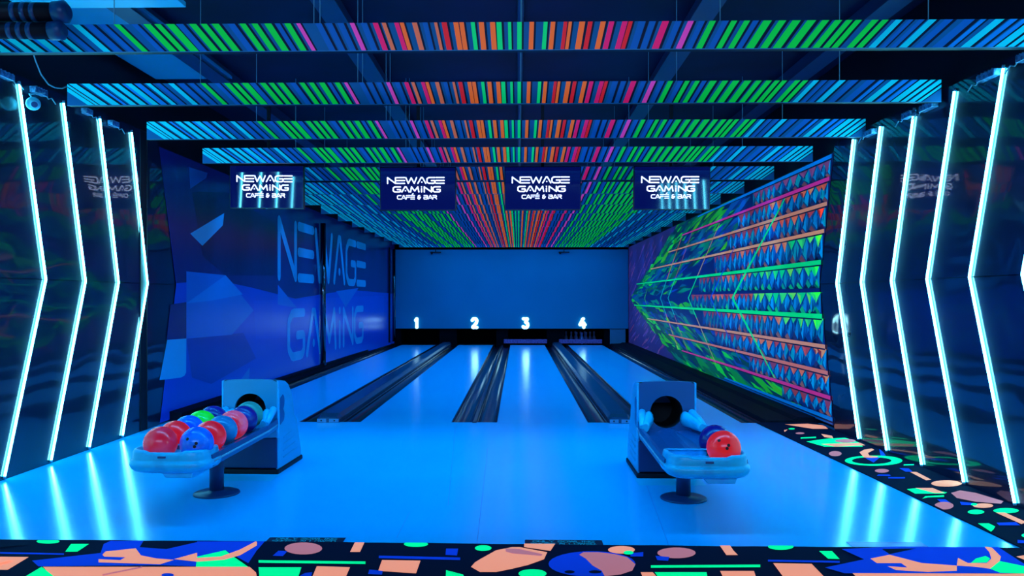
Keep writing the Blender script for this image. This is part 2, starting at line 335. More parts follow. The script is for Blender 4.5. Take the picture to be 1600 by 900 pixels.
# ---- right graffiti mural
def mural_right():
    X = XR-.004
    m = MB(); r = random.Random(11)
    def P(y, z, k=0): return (X-.0007*k, y, z)
    top, bot = 3.06, .06
    Z0 = 1.46
    def y_near(z): return 8.86+.42*(1-abs(z-KZ)/1.55)
    def arrow(y):                                             # half height of the arrow at depth y
        return max(0.0, min(1.62, (24.9-y)/7.6*1.62))
    # purple wall behind the arrow
    m.add([P(8.86, bot), P(25.2, bot), P(25.2, top), P(8.86, top), P(9.28, KZ)], [(0, 1, 2, 3, 4)], S(40, 40, 110))
    for i in range(230):
        y = r.uniform(16.5, 25.1); z = r.uniform(bot+.03, top-.1); L = r.uniform(.3, .9); dz = -L*.35 if z > Z0 else -L*.30
        z2 = min(top, max(bot, z+dz)); t = r.uniform(.01, .022)
        y2 = min(25.2, y+L)
        m.add([P(y, z-t, 1), P(y2, z2-t, 1), P(y2, z2+t, 1), P(y, z+t, 1)], [(0, 1, 2, 3)], r.choice([S(120, 70, 130), S(100, 60, 140), S(60, 60, 150), S(24, 24, 90)]))
    # navy arrow body with a jagged outline
    up = []; y = 24.9
    while y > 16.6:
        up.append((y, arrow(y)+r.uniform(-.03, .05))); y -= r.uniform(.3, .6)
    body = [(24.9, Z0)]+[(a, min(top, Z0+h)) for a, h in up]+[(16.6, top), (8.86, top), (9.28, KZ), (8.86, bot), (16.6, bot)]+[(a, max(bot, Z0-h*.88)) for a, h in up[::-1]]
    m.add([P(a, b, 2) for a, b in body], [tuple(range(len(body)))], S(2, 30, 96))
    # long slivers streaming back from the edge of the arrow, green outside, teal and blue inside
    greens = [S(30, 180, 40), S(10, 140, 60), S(20, 210, 60), S(8, 100, 60), S(4, 70, 60), S(4, 60, 70), S(60, 190, 30), S(0, 120, 90), S(2, 50, 80), S(0, 96, 70)]
    teals = [S(0, 120, 110), S(4, 90, 120), S(2, 70, 110), S(10, 60, 150), S(0, 140, 100), S(6, 40, 110)]
    for i in range(1150):
        y = r.uniform(11.0, 24.6); h = arrow(y)
        s = r.choice((-1, 1)); q = r.random()
        a = h*(1-.95*q**1.6) if y > 16 else r.uniform(.55, 1.55)
        L = r.uniform(.5, 1.7); t = r.uniform(.02, .075)
        z = Z0+s*a*(1 if s > 0 else .87)
        y2 = y-L; slope = .18 if abs(a) > .25 else .08
        z2 = z+s*L*slope*r.uniform(.5, 1.1)
        if y < 16 and abs(a) < .75 and r.random() < .35: continue
        cut = lambda v: min(top-.005, max(bot+.005, v))
        if abs(z2-Z0) > arrow(y2)+.03 and y2 > 16.6: continue
        edge = a > .72*h or (y < 17 and a > 1.15)
        c = r.choice(greens) if edge or r.random() < .25 else r.choice(teals)
        if y < 14 and s > 0 and a > 1: c = r.choice([S(10, 60, 150), S(6, 50, 130), S(8, 90, 170), S(4, 110, 90)])
        m.add([P(y, cut(z), 3+.0015*i), P(y-L*.35, cut(z+s*L*slope*.35-t), 3+.0015*i), P(y2, cut(z2), 3+.0015*i), P(y-L*.4, cut(z+s*L*slope*.4+t), 3+.0015*i)], [(0, 1, 2, 3)], c)
    # bands with hanging teeth and leaning shards
    lines = [(3.03, S(0, 140, 230), 15.5), (2.79, S(230, 50, 150), 17.0), (2.52, S(240, 150, 110), 18.5), (2.22, S(255, 160, 110), 21.0),
             (1.87, S(0, 240, 120), 23.5), (1.55, None, 24), (1.25, S(0, 250, 120), 24.0), (.91, S(250, 150, 110), 21.5), (.62, S(240, 120, 100), 18.5),
             (.35, S(230, 50, 130), 17.0), (.12, S(0, 120, 200), 13.5)]
    blues = [S(0, 125, 185), S(0, 100, 170), S(0, 140, 195), S(0, 155, 205), S(0, 80, 150), S(0, 130, 150), S(0, 56, 125)]
    oranges = [S(255, 120, 80), S(240, 90, 80), S(255, 150, 95), S(200, 70, 80), S(220, 90, 70)]
    grn = [S(60, 250, 110), S(120, 250, 90), S(0, 230, 120), S(40, 200, 110)]
    K = 6
    for i in range(len(lines)-1):
        zt = lines[i][0]; zb = lines[i+1][0]
        far = {0: 11.8, 1: 12.6, 2: 13.2, 3: 14.2, 4: 15.2, 5: 16.0, 6: 15.0, 7: 14.0, 8: 12.0, 9: 10.4}[i]
        y = 8.88
        while y < far:
            wv = r.uniform(.20, .36)
            near = y_near((zt+zb)/2)
            ya = max(y, near)
            dark_teeth = y > far-1.6
            # leaning facets: a bright, a middle and a dark one in each cell, and a low peak
            h = zt-zb-.05; T = zt-.03; Bt = zb+.025; cl = lambda v: max(near+.004, v)
            jj = lambda a: r.uniform(-a, a)
            bright = r.choice([S(0, 165, 215), S(0, 150, 200), S(0, 135, 190), S(0, 160, 170)]); mid_ = r.choice([S(0, 110, 175), S(0, 95, 165), S(0, 120, 160)]); dk = r.choice([S(0, 60, 130), S(0, 46, 112), S(4, 70, 120)])
            if y > 13.5: bright, mid_ = r.choice([S(0, 130, 130), S(0, 110, 150)]), r.choice([S(0, 80, 120), S(0, 70, 130)])
            m.add([P(cl(ya), T, K), P(ya+wv*1.02, T, K), P(ya+wv*1.02, Bt, K), P(cl(ya), Bt, K)], [(0, 1, 2, 3)], dk)
            m.add([P(cl(ya-wv*.10), T, K+.5), P(ya+wv*.45, Bt+h*(.40+jj(.12)), K+.5), P(cl(ya+wv*jj(.12)), Bt+h*.05, K+.5)], [(0, 1, 2)], bright)
            m.add([P(ya+wv*.55, T, K+.6), P(ya+wv*(.62+jj(.1)), Bt+h*(.1+r.uniform(0, .2)), K+.6), P(ya+wv*.40, Bt+h*.55, K+.6)], [(0, 1, 2)], mid_)
            m.add([P(ya+wv*1.0, T, K+.7), P(ya+wv*(.95+jj(.1)), Bt+h*.2, K+.7), P(ya+wv*(.70+jj(.08)), Bt+h*.62, K+.7)], [(0, 1, 2)], r.choice([bright, mid_, mid_]))
            m.add([P(ya+wv*.30, T, K+.8), P(ya+wv*.36, Bt+h*.30, K+.8), P(ya+wv*.26, Bt+h*.45, K+.8)], [(0, 1, 2)], S(0, 36, 96))
            pk = r.choice([S(150, 90, 85), S(120, 70, 80), S(40, 40, 90), dk] if i not in (4, 5) else [S(0, 190, 110), S(0, 160, 120), S(0, 60, 120), S(20, 200, 110)])
            m.add([P(cl(ya+wv*.05), Bt, K+.9), P(ya+wv*.85, Bt, K+.9), P(ya+wv*(.45+jj(.12)), Bt+h*r.uniform(.22, .42), K+.9)], [(0, 1, 2)], pk)
            m.add([P(cl(ya+wv*.45), Bt, K+1.0), P(ya+wv*1.0, Bt, K+1.0), P(ya+wv*(.75+jj(.1)), Bt+h*r.uniform(.10, .22), K+1.0)], [(0, 1, 2)], S(6, 20, 62))
            # teeth hanging from the line, each a light and a shaded facet of print
            if i in (3, 4, 5, 6) and y < {3: 10.2, 4: 11.6, 5: 11.8, 6: 10.4}[i]: pal = grn
            elif i == 0: pal = [S(150, 80, 130), S(130, 70, 120)]
            elif dark_teeth: pal = [S(150, 60, 90), S(170, 60, 70)]
            else: pal = oranges
            d = r.uniform(.08, .15); mid = ya+wv*r.uniform(.35, .65)
            m.add([P(ya, zt-.025, K+2.2), P(mid, zt-.025-d, K+2.2), P(ya+wv*.93, zt-.025, K+2.2)], [(0, 1, 2)], r.choice(pal))
            m.add([P(mid, zt-.06, K+2.4), P(mid, zt-.025-d, K+2.4), P(ya+wv*.93, zt-.025, K+2.4)], [(0, 1, 2)], r.choice(pal[:2]+[S(150, 40, 50)] if pal is oranges else pal))
            y += wv
    # the long level lines
    for z, c, yf in lines:
        if c is None: continue
        t = .022 if z not in (1.87, 1.25) else .027
        ya = y_near(z)
        m.add([P(ya, z-t, 10), P(yf, z-.012, 10), P(yf, z+.012, 10), P(ya, z+t, 10)], [(0, 1, 2, 3)], c)
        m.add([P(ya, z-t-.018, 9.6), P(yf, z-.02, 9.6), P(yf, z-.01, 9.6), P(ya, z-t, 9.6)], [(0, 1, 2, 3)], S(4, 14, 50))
    # nested chevrons
    for px, c1, c2, z_up, z_dn, t in [(1008, S(60, 230, 60), S(60, 200, 60), 1.7, 1.25, .02), (1033, S(0, 200, 170), S(240, 120, 90), 2.75, .35, .02), (1045, S(0, 210, 180), S(170, 90, 110), 2.8, .33, .018),
                                (1077, S(0, 230, 130), S(190, 150, 110), 2.75, .30, .022), (1112, S(0, 80, 200), S(0, 70, 170), 2.4, .45, .024), (1147, S(0, 240, 120), S(0, 230, 120), 2.75, .38, .032)]:
        y0 = on_wall(px, 462, XR).y
        t *= 1.5
        for s, ze in ((1, z_up), (-1, z_dn)):
            L = abs(ze-Z0)*1.95; zk = Z0+(ze-Z0)*.33; yk = y0-L*.33
            m.add([P(y0, Z0, 11), P(yk, zk, 11), P(yk+t*2.3, zk, 11), P(y0+t*2.3, Z0, 11)], [(0, 1, 2, 3)], c1)
            m.add([P(yk, zk, 11), P(y0-L, ze, 11), P(y0-L+t*1.2, ze, 11), P(yk+t*2.3, zk, 11)], [(0, 1, 2, 3)], c2)
    # darker blue foot of the near end
    m.add([P(8.87, bot, 9), P(14.5, bot, 9), P(13.0, bot+.05, 9), P(8.88, bot+.06, 9)], [(0, 1, 2, 3)], S(0, 80, 150))
    o = m.build('wall_right', M_ink_mural); struct(o); o.name = 'wall_right.001'
mural_right()

# ---- left posts
mb = MB(); mb.box(-4.132, -4.1285, 8.66, 8.82, 0, 3.3); struct(mb.build('trim_4', M_black, bevel=.01))
M_chrome = new_mat('dark_chrome', (.10, .12, .16, 1), .08, metal=1.0)
mb = MB(); mb.tube([(-3.97, 16.2, .10), (-3.97, 16.2, 2.98)], .055, 20); mb.box(-4.02, -3.92, 16.14, 16.26, .10, .14)
tag(mb.build('chrome_post', M_chrome), 'slim dark chrome post standing in front of the blue lettered wall', 'post')
mb = MB(); mb.tube([(-3.86, 24.75, .12), (-3.86, 24.75, 2.98)], .05, 20)
tag(mb.build('chrome_post', M_chrome), 'slim dark chrome post in the far left corner beside the blue masking wall', 'post')
mb = MB(); mb.box(-3.99, -3.90, 24.2, 24.3, .11, 3.0); struct(mb.build('trim_5', M_black))

# ------------------------------------------------------------------ carpets with their print
O_, P_, G_, B_, K_ = S(255, 145, 110), S(185, 105, 110), S(0, 235, 130), S(12, 66, 200), S(1, 10, 34)
B_ = (B_[0], B_[1], B_[2], .35)
def ell(cx, cy, rx, ry, n=22, a0=0, a1=2*PI): return [(cx+rx*math.cos(a0+(a1-a0)*i/n), cy+ry*math.sin(a0+(a1-a0)*i/n)) for i in range(n)]
def bar(x0, y0, x1, y1, t): 
    d = Vector((x1-x0, y1-y0)).normalized(); n = Vector((-d.y, d.x))*t/2
    return [(x0+n.x, y0+n.y), (x0-n.x, y0-n.y), (x1-n.x, y1-n.y), (x1+n.x, y1+n.y)]
FRONT = [
 (B_, [(50,876),(157,864),(162,850),(175,844),(225,844),(218,855),(260,858),(308,847),(308,885),(250,883),(60,885)]),
 (B_, [(308,846),(404,846),(400,862),(388,880),(352,860),(308,870)]),
 (G_, ell(75,846,18,3.5)), (G_, [(111,850),(139,850),(121,862),(102,862)]), (B_, bar(0,864,100,866,2.4)),
 (O_, [(-12,870),(45,870.5),(12,890.5),(-12,890.5)]),
 (G_, [(308,870),(352,860),(365,870),(388,886),(306,886)]),
 (O_, [(160,867),(165,862),(212,857),(220,868),(245,873),(272,875),(250,882),(190,880),(154,879),(154,874),(188,875.5),(196,871),(163,870)]),
 (O_, [(272,874),(308,864),(308,872),(345,870),(375,859),(400,846),(404,851),(375,868),(350,875),(308,878)]),
 (O_, [(67,886),(390,886),(400,895),(404,915),(95,915)]), (G_, [(38,902),(65,886),(92,907),(96,915),(25,915)]),
 (B_, ell(262,899,10,3)), (P_, bar(160,899,222,886.5,2.5)),
 (B_, [(402,847),(415,845),(400,862)]), (P_, ell(474,857.5,29.5,9.5)), (B_, [(426,869),(435,861),(449,862),(442,869.5)]),
 (O_, [(555,847),(570,847),(562.5,863),(547,863)]), (G_, bar(404,878,571,880,4)), (G_, [(404,887),(471,887),(463,912),(406,912)]),
 (O_, [(495,885.5),(547,887),(536,912),(484,912)]), (B_, [(469,900),(477,896),(488,895),(483,912),(467,912)]),
 (G_, ell(650,851,19,4.5)), (B_, bar(592,871,719,874,4)), (B_, [(697,858),(716,858),(714,869),(696,868)]),
 (O_, [(597,876),(657,877),(650,897),(591,893)]), (B_, [(577,891),(598,893),(597,899),(575,898)]), (G_, [(697,892),(724,899),(727,912),(696,912)]),
 (G_, ell(755,857.5,13,4.5)),
 (O_, [(736,887),(742,880),(750,875),(775,861),(800,856),(812,856),(855,864),(850,875),(825,884),(800,890),(775,895),(750,895)]),
 (P_, [(790,858),(812,859),(848,867),(846,870),(800,866),(790,863)]), (O_, [(819,849),(868,850),(860,862),(819,856)]),
 (B_, ell(925,882.5,68,20,30)), (P_, [(905,868),(912,864),(935,864),(960,867),(980,872),(993,883),(988,893),(970,899),(945,902),(940,893),(926,885),(915,874)]),
 (K_, ell(890,895,8,2.5)), (K_, ell(930,895,10,2.5)),
 (O_, ell(971,860.5,21,6)), (B_, [(985,866),(1005,864),(1005,871),(985,871)]), (G_, ell(982,865,8,3)), (G_, ell(832,898,22,7)),
 (P_, ell(1057,865.5,30,8.5)), (B_, [(1024,870),(1046,872),(1044,878),(1027,877)]), (G_, bar(1017,887,1188,886,4)),
 (O_, [(1124,853),(1140,853),(1146,862),(1153,869),(1135,869)]), (O_, [(1001,896),(1020,896),(1034,912),(1008,912)]), (G_, [(1023,896),(1104,896),(1107,912),(1034,912)]),
 (O_, [(1125,894),(1178,894),(1184,912),(1134,912)]),
 (G_, ell(1220,856,20,5)), (G_, [(1280,863),(1300,863),(1312,875.5),(1294,875)]), (B_, bar(1200,878,1312,880,3)),
 (O_, [(1208,882),(1268,883),(1296,912),(1230,912)]),
 (B_, [(1315,860),(1400,856),(1500,857),(1560,857),(1600,883),(1604,898),(1320,898),(1289,889),(1350,876)]),
 (K_, [(1378,860),(1390,868),(1432,859)]),
 (O_, [(1360,875),(1390,869),(1440,882),(1495,886),(1495,894),(1450,896),(1400,893),(1387,887),(1418,889),(1408,882),(1370,882)]),
 (O_, [(1538,856),(1550,858),(1564,872),(1560,885),(1547,891),(1525,888),(1495,886),(1497,874),(1512,882),(1542,882),(1549,875),(1546,865)]),
 (G_, [(1525,875),(1540,871),(1547,875),(1542,881),(1517,882)]), (G_, [(1562,879),(1600,887),(1604,899),(1562,897),(1547,891)]),
 (O_, [(1332,898),(1604,899),(1620,915),(1350,915)]),
]
SIDE = [
 (O_, [(1226,663),(1262,662),(1288,665),(1294,670),(1270,670)]), (G_, ell(1237,670,5,1.2)), (O_, [(1225,672),(1231,671),(1226,675)]),
 (P_, ell(1250,677,7,1.5)), (O_, [(1283,678),(1300,681),(1302,685),(1288,683)]), (G_, bar(1251,684.5,1275,683.5,2)),
 (G_, [(1260,690),(1288,686),(1320,684),(1336,689),(1345,693),(1348,698),(1288,698)]), (P_, ell(1321,689,16,3)), (O_, [(1283,694),(1344,692),(1352,696),(1305,698)]),
 (P_, ell(1305,709,10,4)), (G_, ell(1365,720,45,8,30)), (K_, ell(1362,720,31,5.5,26)),
 (O_, [(1343,707),(1350,703),(1362,701),(1366,703),(1356,708),(1358,712),(1372,714),(1370,716),(1350,715)]), (B_, [(1352,716),(1375,715),(1365,723)]),
 (B_, [(1374,702),(1380,707),(1384,712),(1376,712)]), (P_, ell(1378,736,11,3)), (B_, [(1372,742),(1390,742),(1392,744),(1370,744)]), (B_, bar(1388,747,1414,747,2)),
 (G_, bar(1412,727,1428,726.5,1.6)), (B_, [(1405,732),(1420,732.5),(1426,737.5),(1415,737.5)]), (O_, [(1422,738),(1432,738),(1455,750),(1447,751)]), (O_, ell(1479,756,24,5)),
 (G_, [(1417,765),(1435,763),(1480,770),(1476,772),(1430,772)]), (O_, [(1430,763),(1457,763),(1476,771),(1460,771)]),
 (G_, [(1441,780),(1446,776),(1475,774.5),(1475,777),(1450,778)]), (B_, [(1464,781),(1477,781),(1486,787),(1472,787)]), (P_, ell(1475,791,15,6)),
 (P_, [(1486,771),(1500,767),(1525,771),(1568,784),(1564,788),(1525,785),(1495,779)]), (B_, [(1500,785),(1522,787),(1522,790),(1502,790)]),
 (O_, ell(1536,791,16,3.5)), (G_, ell(1522,789,5,2)), (G_, ell(1525,801,13,3.5)), (G_, ell(1572,799,20,4)),
 (O_, [(1556,802),(1570,802),(1604,817),(1596,820)]), (B_, [(1557,818),(1587,817),(1594,822),(1561,822)]), (G_, [(1528,819),(1545,819),(1555,824),(1552,829),(1545,832)]),
 (B_, [(1590,845),(1604,846),(1604,850),(1590,850)]), (G_, ell(1610,838,14,4)), (O_, ell(1640,860,30,6)), (P_, ell(1600,870,20,5)),
]
def clipx(poly, x, keep_less=True):
    out = []
    for i in range(len(poly)):
        a, b = poly[i-1], poly[i]
        ia = (a[0] <= x) == keep_less; ib = (b[0] <= x) == keep_less
        if ia != ib:
            t = (x-a[0])/(b[0]-a[0]); out.append((x, a[1]+(b[1]-a[1])*t))
        if ib: out.append(b)
    return out
def clipy(poly, y, keep_less=True):
    return [(q[1], q[0]) for q in clipx([(p[1], p[0]) for p in poly], y, keep_less)]
CZ = .008
def put(m, poly, c, k, xmax=None, xmin=None, ymax=None):
    if ymax is not None: poly = clipy(poly, ymax)
    if xmax is not None and len(poly) > 2: poly = clipx(poly, xmax)
    if xmin is not None and len(poly) > 2: poly = clipx(poly, xmin, False)
    if len(poly) > 2: m.add([(x, y, CZ+.00015*k) for x, y in poly], [tuple(range(len(poly)))], c)
# front carpet: slab with a slightly uneven cut edge
def carpet_edge(x):
    pts = [(-9, 4.752), (-3.1, 4.752), (-1.57, 4.747), (-.04, 4.718), (1.46, 4.696), (9, 4.698)]
    for (a, p), (b, q) in zip(pts, pts[1:]):
        if x <= b: return p+(q-p)*(x-a)/(b-a)+.003*math.sin(x*9.3)+.002*math.sin(x*23.1+1)
mb = MB(); r_ = random.Random(3)
xs = [XL+i*(XR-XL)/80 for i in range(81)]
for a, b in zip(xs, xs[1:]):
    ea, eb = carpet_edge(a), carpet_edge(b)
    if b > CARP_X: ea = eb = 4.698
    mb.add([(a,-1.5,CZ),(b,-1.5,CZ),(b,eb,CZ),(a,ea,CZ),(a,ea,0),(b,eb,0)], [(0,1,2,3),(3,2,5,4)], K_)
front = mb.build('patterned_carpet', M_ink_carpet)
tag(front, 'black carpet with orange, green and blue shapes across the front of the bowling approach', 'carpet')
mb = MB()
base = [(c, [tuple(on_floor(px, py, CZ).xy) for px, py in q]) for c, q in FRONT]
for row in range(0, 8):
    for col in (0, -1, 1):
        ox = col*5.15+(row % 2)*1.37*(1 if col <= 0 else 1); oy = -row*.72
        for k, (c, q) in enumerate(base):
            q2 = [(x+ox, y+oy) for x, y in q]
            if max(p[0] for p in q2) < XL or min(p[0] for p in q2) > XR: continue
            if row == 0 and col != 0 and min(abs(p[0]) for p in q2) < 2.6: continue
            put(mb, q2, c, k+1+row*.01, XR-.002, XL+.002, carpet_edge(sum(p[0] for p in q2)/len(q2))-.007 if row == 0 else CARP_Y-.72*row)
mb.build('carpet_print', M_ink_carpet, front)
# side carpet strip beside the right wall
mb = MB(); mb.add([(CARP_X-.02,CARP_Y-.05,CZ),(XR,CARP_Y-.05,CZ),(XR,FOUL,CZ),(CARP_X-.16,FOUL,CZ),(CARP_X-.16,FOUL,0),(CARP_X-.02,CARP_Y-.05,0)], [(0,1,2,3),(0,3,4,5)], K_)
def cxat(px, py): return on_floor(px, py).x
CA = on_floor(1205, 672); CB = on_floor(1598, 858)
mb = MB(); mb.add([(CB.x,4.699,CZ),(XR,4.699,CZ),(XR,FOUL,CZ),(CA.x-.02,FOUL,CZ),(CA.x-.02,FOUL,0),(CB.x,4.699,0)], [(0,1,2,3),(0,3,4,5)], K_)
side = mb.build('patterned_carpet', M_ink_carpet)
tag(side, 'strip of black carpet with orange and green shapes along the black wall on the right', 'carpet')
mb = MB()
for k, (c, q) in enumerate(SIDE):
    q2 = [tuple(on_floor(px, py, CZ).xy) for px, py in q]
    q2 = [(max(x, CB.x+(CA.x-CB.x)*(y-CB.y)/(CA.y-CB.y)+.004), y) for x, y in q2]
    put(mb, q2, c, k+1, XR-.002, None, FOUL-.01)
mb.build('carpet_print', M_ink_carpet, side)

# floor stickers ONLY BOWLING SHOES ALLOWED.
def sticker(px0, px1, py, label, faint=False):
    a = on_floor(px0, py); b = on_floor(px1, py); y1 = a.y; y0 = y1-.17; w_ = b.x-a.x
    mb = MB(); mb.box(a.x, b.x, y0, y1, .0008, .0022)
    o = mb.build('floor_sticker', M_dot if not faint else new_mat('clear_film_blue', (0, .10, .62, 1), .25)); tag(o, label, 'sticker')
    if not faint:
        m = MB(); c = S(0, 150, 180)
        text_mb(m, 'ONLY BOWLiNG'.replace('i', 'I'), w_*.80, .036, .006, lambda u, v: (a.x+w_*.10+u, y1-.048+v, .0028), c)
        text_mb(m, 'SHOES ALLOWED.', w_*.86, .036, .006, lambda u, v: (a.x+w_*.07+u, y1-.092+v, .0028), c)
        m.build('lettering', M_ink_sticker, o)
sticker(422, 541, 840, 'dark sticker with a bowling shoes notice on the floor edge, left of centre')
sticker(820, 940, 844, 'dark sticker with a bowling shoes notice on the floor edge, just right of centre')
sticker(1322, 1438, 847, 'faint clear film stuck on the blue floor edge towards the right', True)

# ------------------------------------------------------------------ lanes, gutters, capping
LANES = [(-3.65, -2.59), (-1.86, -.79), (-.25, .815), (1.545, 2.61)]
nm = ['leftmost', 'second from left', 'third from left', 'rightmost']
for i, (a, b) in enumerate(LANES):
    mb = MB(); mb.box(a, b, FOUL+.003, LEND, -.10, -.001)
    o = tag(mb.build('bowling_lane', M_lane, bevel=.002), ['leftmost glossy blue bowling lane, beside the blue lettered wall', 'glossy blue bowling lane just left of the narrow central divider', 'glossy blue bowling lane just right of the narrow central divider', 'rightmost glossy blue bowling lane, beside the graffiti wall'][i], 'lane', 'bowling lanes')
    mb = MB(); mb.box(a, b, LEND, LEND+.05, -.10, -.002); e = mb.build('end_strip', new_mat('end_strip_pale', (.30, .42, .80, 1), .4), o)
def gutter(a, b, label):
    n = 10; pr = []
    for j in range(n+1):
        t = PI*j/n; pr.append(((a+b)/2-(b-a)/2*.94*math.cos(t), -.012-.075*math.sin(t)))
    pr = [(a, -.004)]+pr+[(b, -.004)]+[(b, -.115), (a, -.115)]
    mb = MB(); mb.prism_y(pr, FOUL+.004, LEND+.05)
    return tag(mb.build('gutter', M_gutter), label, 'gutter', 'lane gutters')
gut = [(-3.895, -3.655, 'black gutter against the ledge of the blue lettered wall'),
       (-2.585, -2.375, 'black gutter just left of the left grey capping'),
       (-2.085, -1.865, 'black gutter just right of the left grey capping'),
       (-0.785, -0.545, 'black gutter just left of the narrow central divider'),
       (-0.485, -0.255, 'black gutter just right of the narrow central divider'),
       (0.82, 1.045, 'black gutter just left of the right grey capping'),
       (1.325, 1.54, 'black gutter just right of the right grey capping'),
       (2.615, 2.855, 'black gutter against the ledge of the graffiti wall')]
for g in gut: gutter(*g)
mb = MB(); mb.prism_y([(-.54, -.115), (-.49, -.115), (-.49, .004), (-.498, .012), (-.532, .012), (-.54, .004)], FOUL-.05, LEND)
tag(mb.build('lane_divider', M_gutter), 'narrow black divider between the two middle gutters', 'divider')
for (x0, x1, lab) in [(-2.37, -2.09, 'left raised grey ball return capping, running towards the pins behind the full rack'), (1.05, 1.32, 'right raised grey ball return capping, running towards the pins behind the nearly empty rack')]:
    t = thing('ball_return_capping', lab, 'capping', ((x0+x1)/2, FOUL-.06, 0), 0, 'ball return cappings')
    hw = (x1-x0)/2
    mb = MB(); y1 = LEND-FOUL
    mb.prism_y([(-hw, -.11), (hw, -.11), (hw, .05), (hw*.72, .095), (-hw*.72, .095), (-hw, .05)], .30, y1); mb.build('cover', M_cap, t, bevel=.006)
    mb = MB()   # sloping nose
    rg = []
    for y, zz, s in ((.30, 1, 1), (.15, .97, 1), (.03, .72, .96), (0, .6, .92)):
        rg.append([(-hw*s, y, .001), (hw*s, y, .001), (hw*s, y, .05*zz), (hw*.72*s, y, .095*zz), (-hw*.72*s, y, .095*zz), (-hw*s, y, .05*zz)])
    mb.loft(rg, smooth=False); mb.build('nose_cover', M_cap, t)
    mb = MB(); mb.box(-hw*.9, -hw*.15, -.008, .0, .006, .045); mb.build('end_plate', M_capend, t)
    mb = MB(); mb.box(hw*.1, hw*.9, -.008, .0, .006, .045); e = mb.build('end_plate', M_capend, t)
    for sx in (-.55, .55):
        mb = MB(); mb.tube([(hw*sx, -.012, .026), (hw*sx, -.007, .026)], .010, 12); mb.build('bolt', M_hole, t)
    mb = MB(); mb.box(-hw*.7, hw*.7, y1-.02, y1+.10, -.06, .03); mb.build('end_block', new_mat('end_block_grey', (.12, .25, .25, 1), .5), t)

# ------------------------------------------------------------------ pin end: masking wall, pit, numbers
mb = MB(); mb.box(-3.99, XR-.02, YMASK, YMASK+.05, .50, 2.99); mask = tag(mb.build('masking_wall', M_mask), 'wide plain blue masking wall above the pin decks', 'panel')
mb = MB(); mb.box(-3.99, XR-.02, YMASK-.012, YMASK+.06, .488, .502); mb.build('bottom_edge', M_black, mask)
for i, (px, ch) in enumerate([(651, '1'), (741.5, '2'), (821, '3'), (910, '4')]):
    c = on_wall(px, 0, 1, 0) if False else None
    d = dirpx(px, 466); x = d.x/d.y*(YMASK-.03)
    mb = MB(); H = .37; W = {'1': .20, '2': .25, '3': .25, '4': .27}[ch]
    text_mb(mb, ch, W, H, .095, lambda u, v: (x-W/2+u, YMASK-.045, .49+v))
    f = mb.build('lane_number', M_num, fix=False)
    # a shallow box letter body behind the lit face
    me = f.data; bm = bmesh.new(); bm.from_mesh(me)
    ex = bmesh.ops.extrude_face_region(bm, geom=bm.faces[:]); vs = [g for g in ex['geom'] if isinstance(g, bmesh.types.BMVert)]
    bmesh.ops.translate(bm, verts=vs, vec=(0, .04, 0)); bm.to_mesh(me); bm.free()
    tag(f, 'glowing white digit '+['one', 'two', 'three', 'four'][i]+' on the bottom edge of the blue masking wall', 'number', 'lane numbers')
# dividers under the mask
for j, (x0, x1) in enumerate([(-4.0, -3.72), (-2.50, -1.95), (-.70, -.33), (.90, 1.46), (2.70, 2.86)]):
    mb = MB(); mb.box(x0, x1, YMASK+.06, 26.6, -.12, .49)
    tag(mb.build('pit_divider', M_matte), ['black pinsetter divider in the far left corner', 'black pinsetter divider between glowing digits one and two', 'black pinsetter divider between glowing digits two and three', 'black pinsetter divider between glowing digits three and four', 'black pinsetter divider beside the pale panel, right of the pins'][j], 'divider', 'pinsetter dividers')
mb = MB()
for i, (a, b) in enumerate(LANES):
    mb = MB(); mb.box(a-.05, b+.05, LEND+.051, 26.55, -.11, -.003)
    tag(mb.build('pin_deck', M_matte), ['dark pin deck below the glowing digit one, far left', 'dark pin deck below the glowing digit two', 'dark pin deck behind the left purple sweep bar', 'dark pin deck carrying the standing pins'][i], 'pin deck', 'pin decks')
for a, b, n in [(-.46, .90, 3), (1.28, 2.63, 4)]:
    t = thing('sweep_bar', 'left purple sweep bar, lowered over the lane below digit three' if n == 3 else 'right purple sweep bar, lowered in front of the standing pins', 'sweep bar', ((a+b)/2, YMASK-.005, 0), 0, 'sweep bars')
    h = (b-a)/2
    mb = MB(); mb.box(-h, h, .0, .04, .035, .165); mb.build('blade', M_sweep, t, bevel=.005)
    for s in (-1, 1):
        mb = MB(); mb.box(s*(h-.02)-.02, s*(h-.02)+.02, .04, .058, .05, .14); mb.build('arm', M_black, t)
# pins
prof = [(0,0),(.026,0),(.030,.01),(.040,.05),(.055,.09),(.0605,.115),(.058,.15),(.048,.19),(.032,.23),(.024,.255),(.0235,.275),(.028,.31),(.0325,.345),(.031,.365),(.020,.378),(0,.381)]
mb = MB(); mb.lathe(prof, n=16); pin0 = mb.build('pin', M_pin, fix=True); tag(pin0, 'head pin of the standing set seen under number 4', 'bowling pin', 'bowling pins under number 4')
xc = 2.02; first = True
names = [['head pin of the standing set seen under number 4'], ['left pin of the second row under number 4', 'right pin of the second row under number 4'], ['left pin of the third row under number 4', 'middle pin of the third row under number 4', 'right pin of the third row under number 4'],
         ['outer left pin of the back row under number 4', 'inner left pin of the back row under number 4', 'inner right pin of the back row under number 4', 'outer right pin of the back row under number 4']]
for row in range(4):
    for j in range(row+1):
        p = pin0 if first else pin0.copy()
        if not first: COL.objects.link(p)
        first = False
        p.location = (xc+(j-row/2)*.305, 25.48+row*.264, -.002); p['label'] = names[row][j]
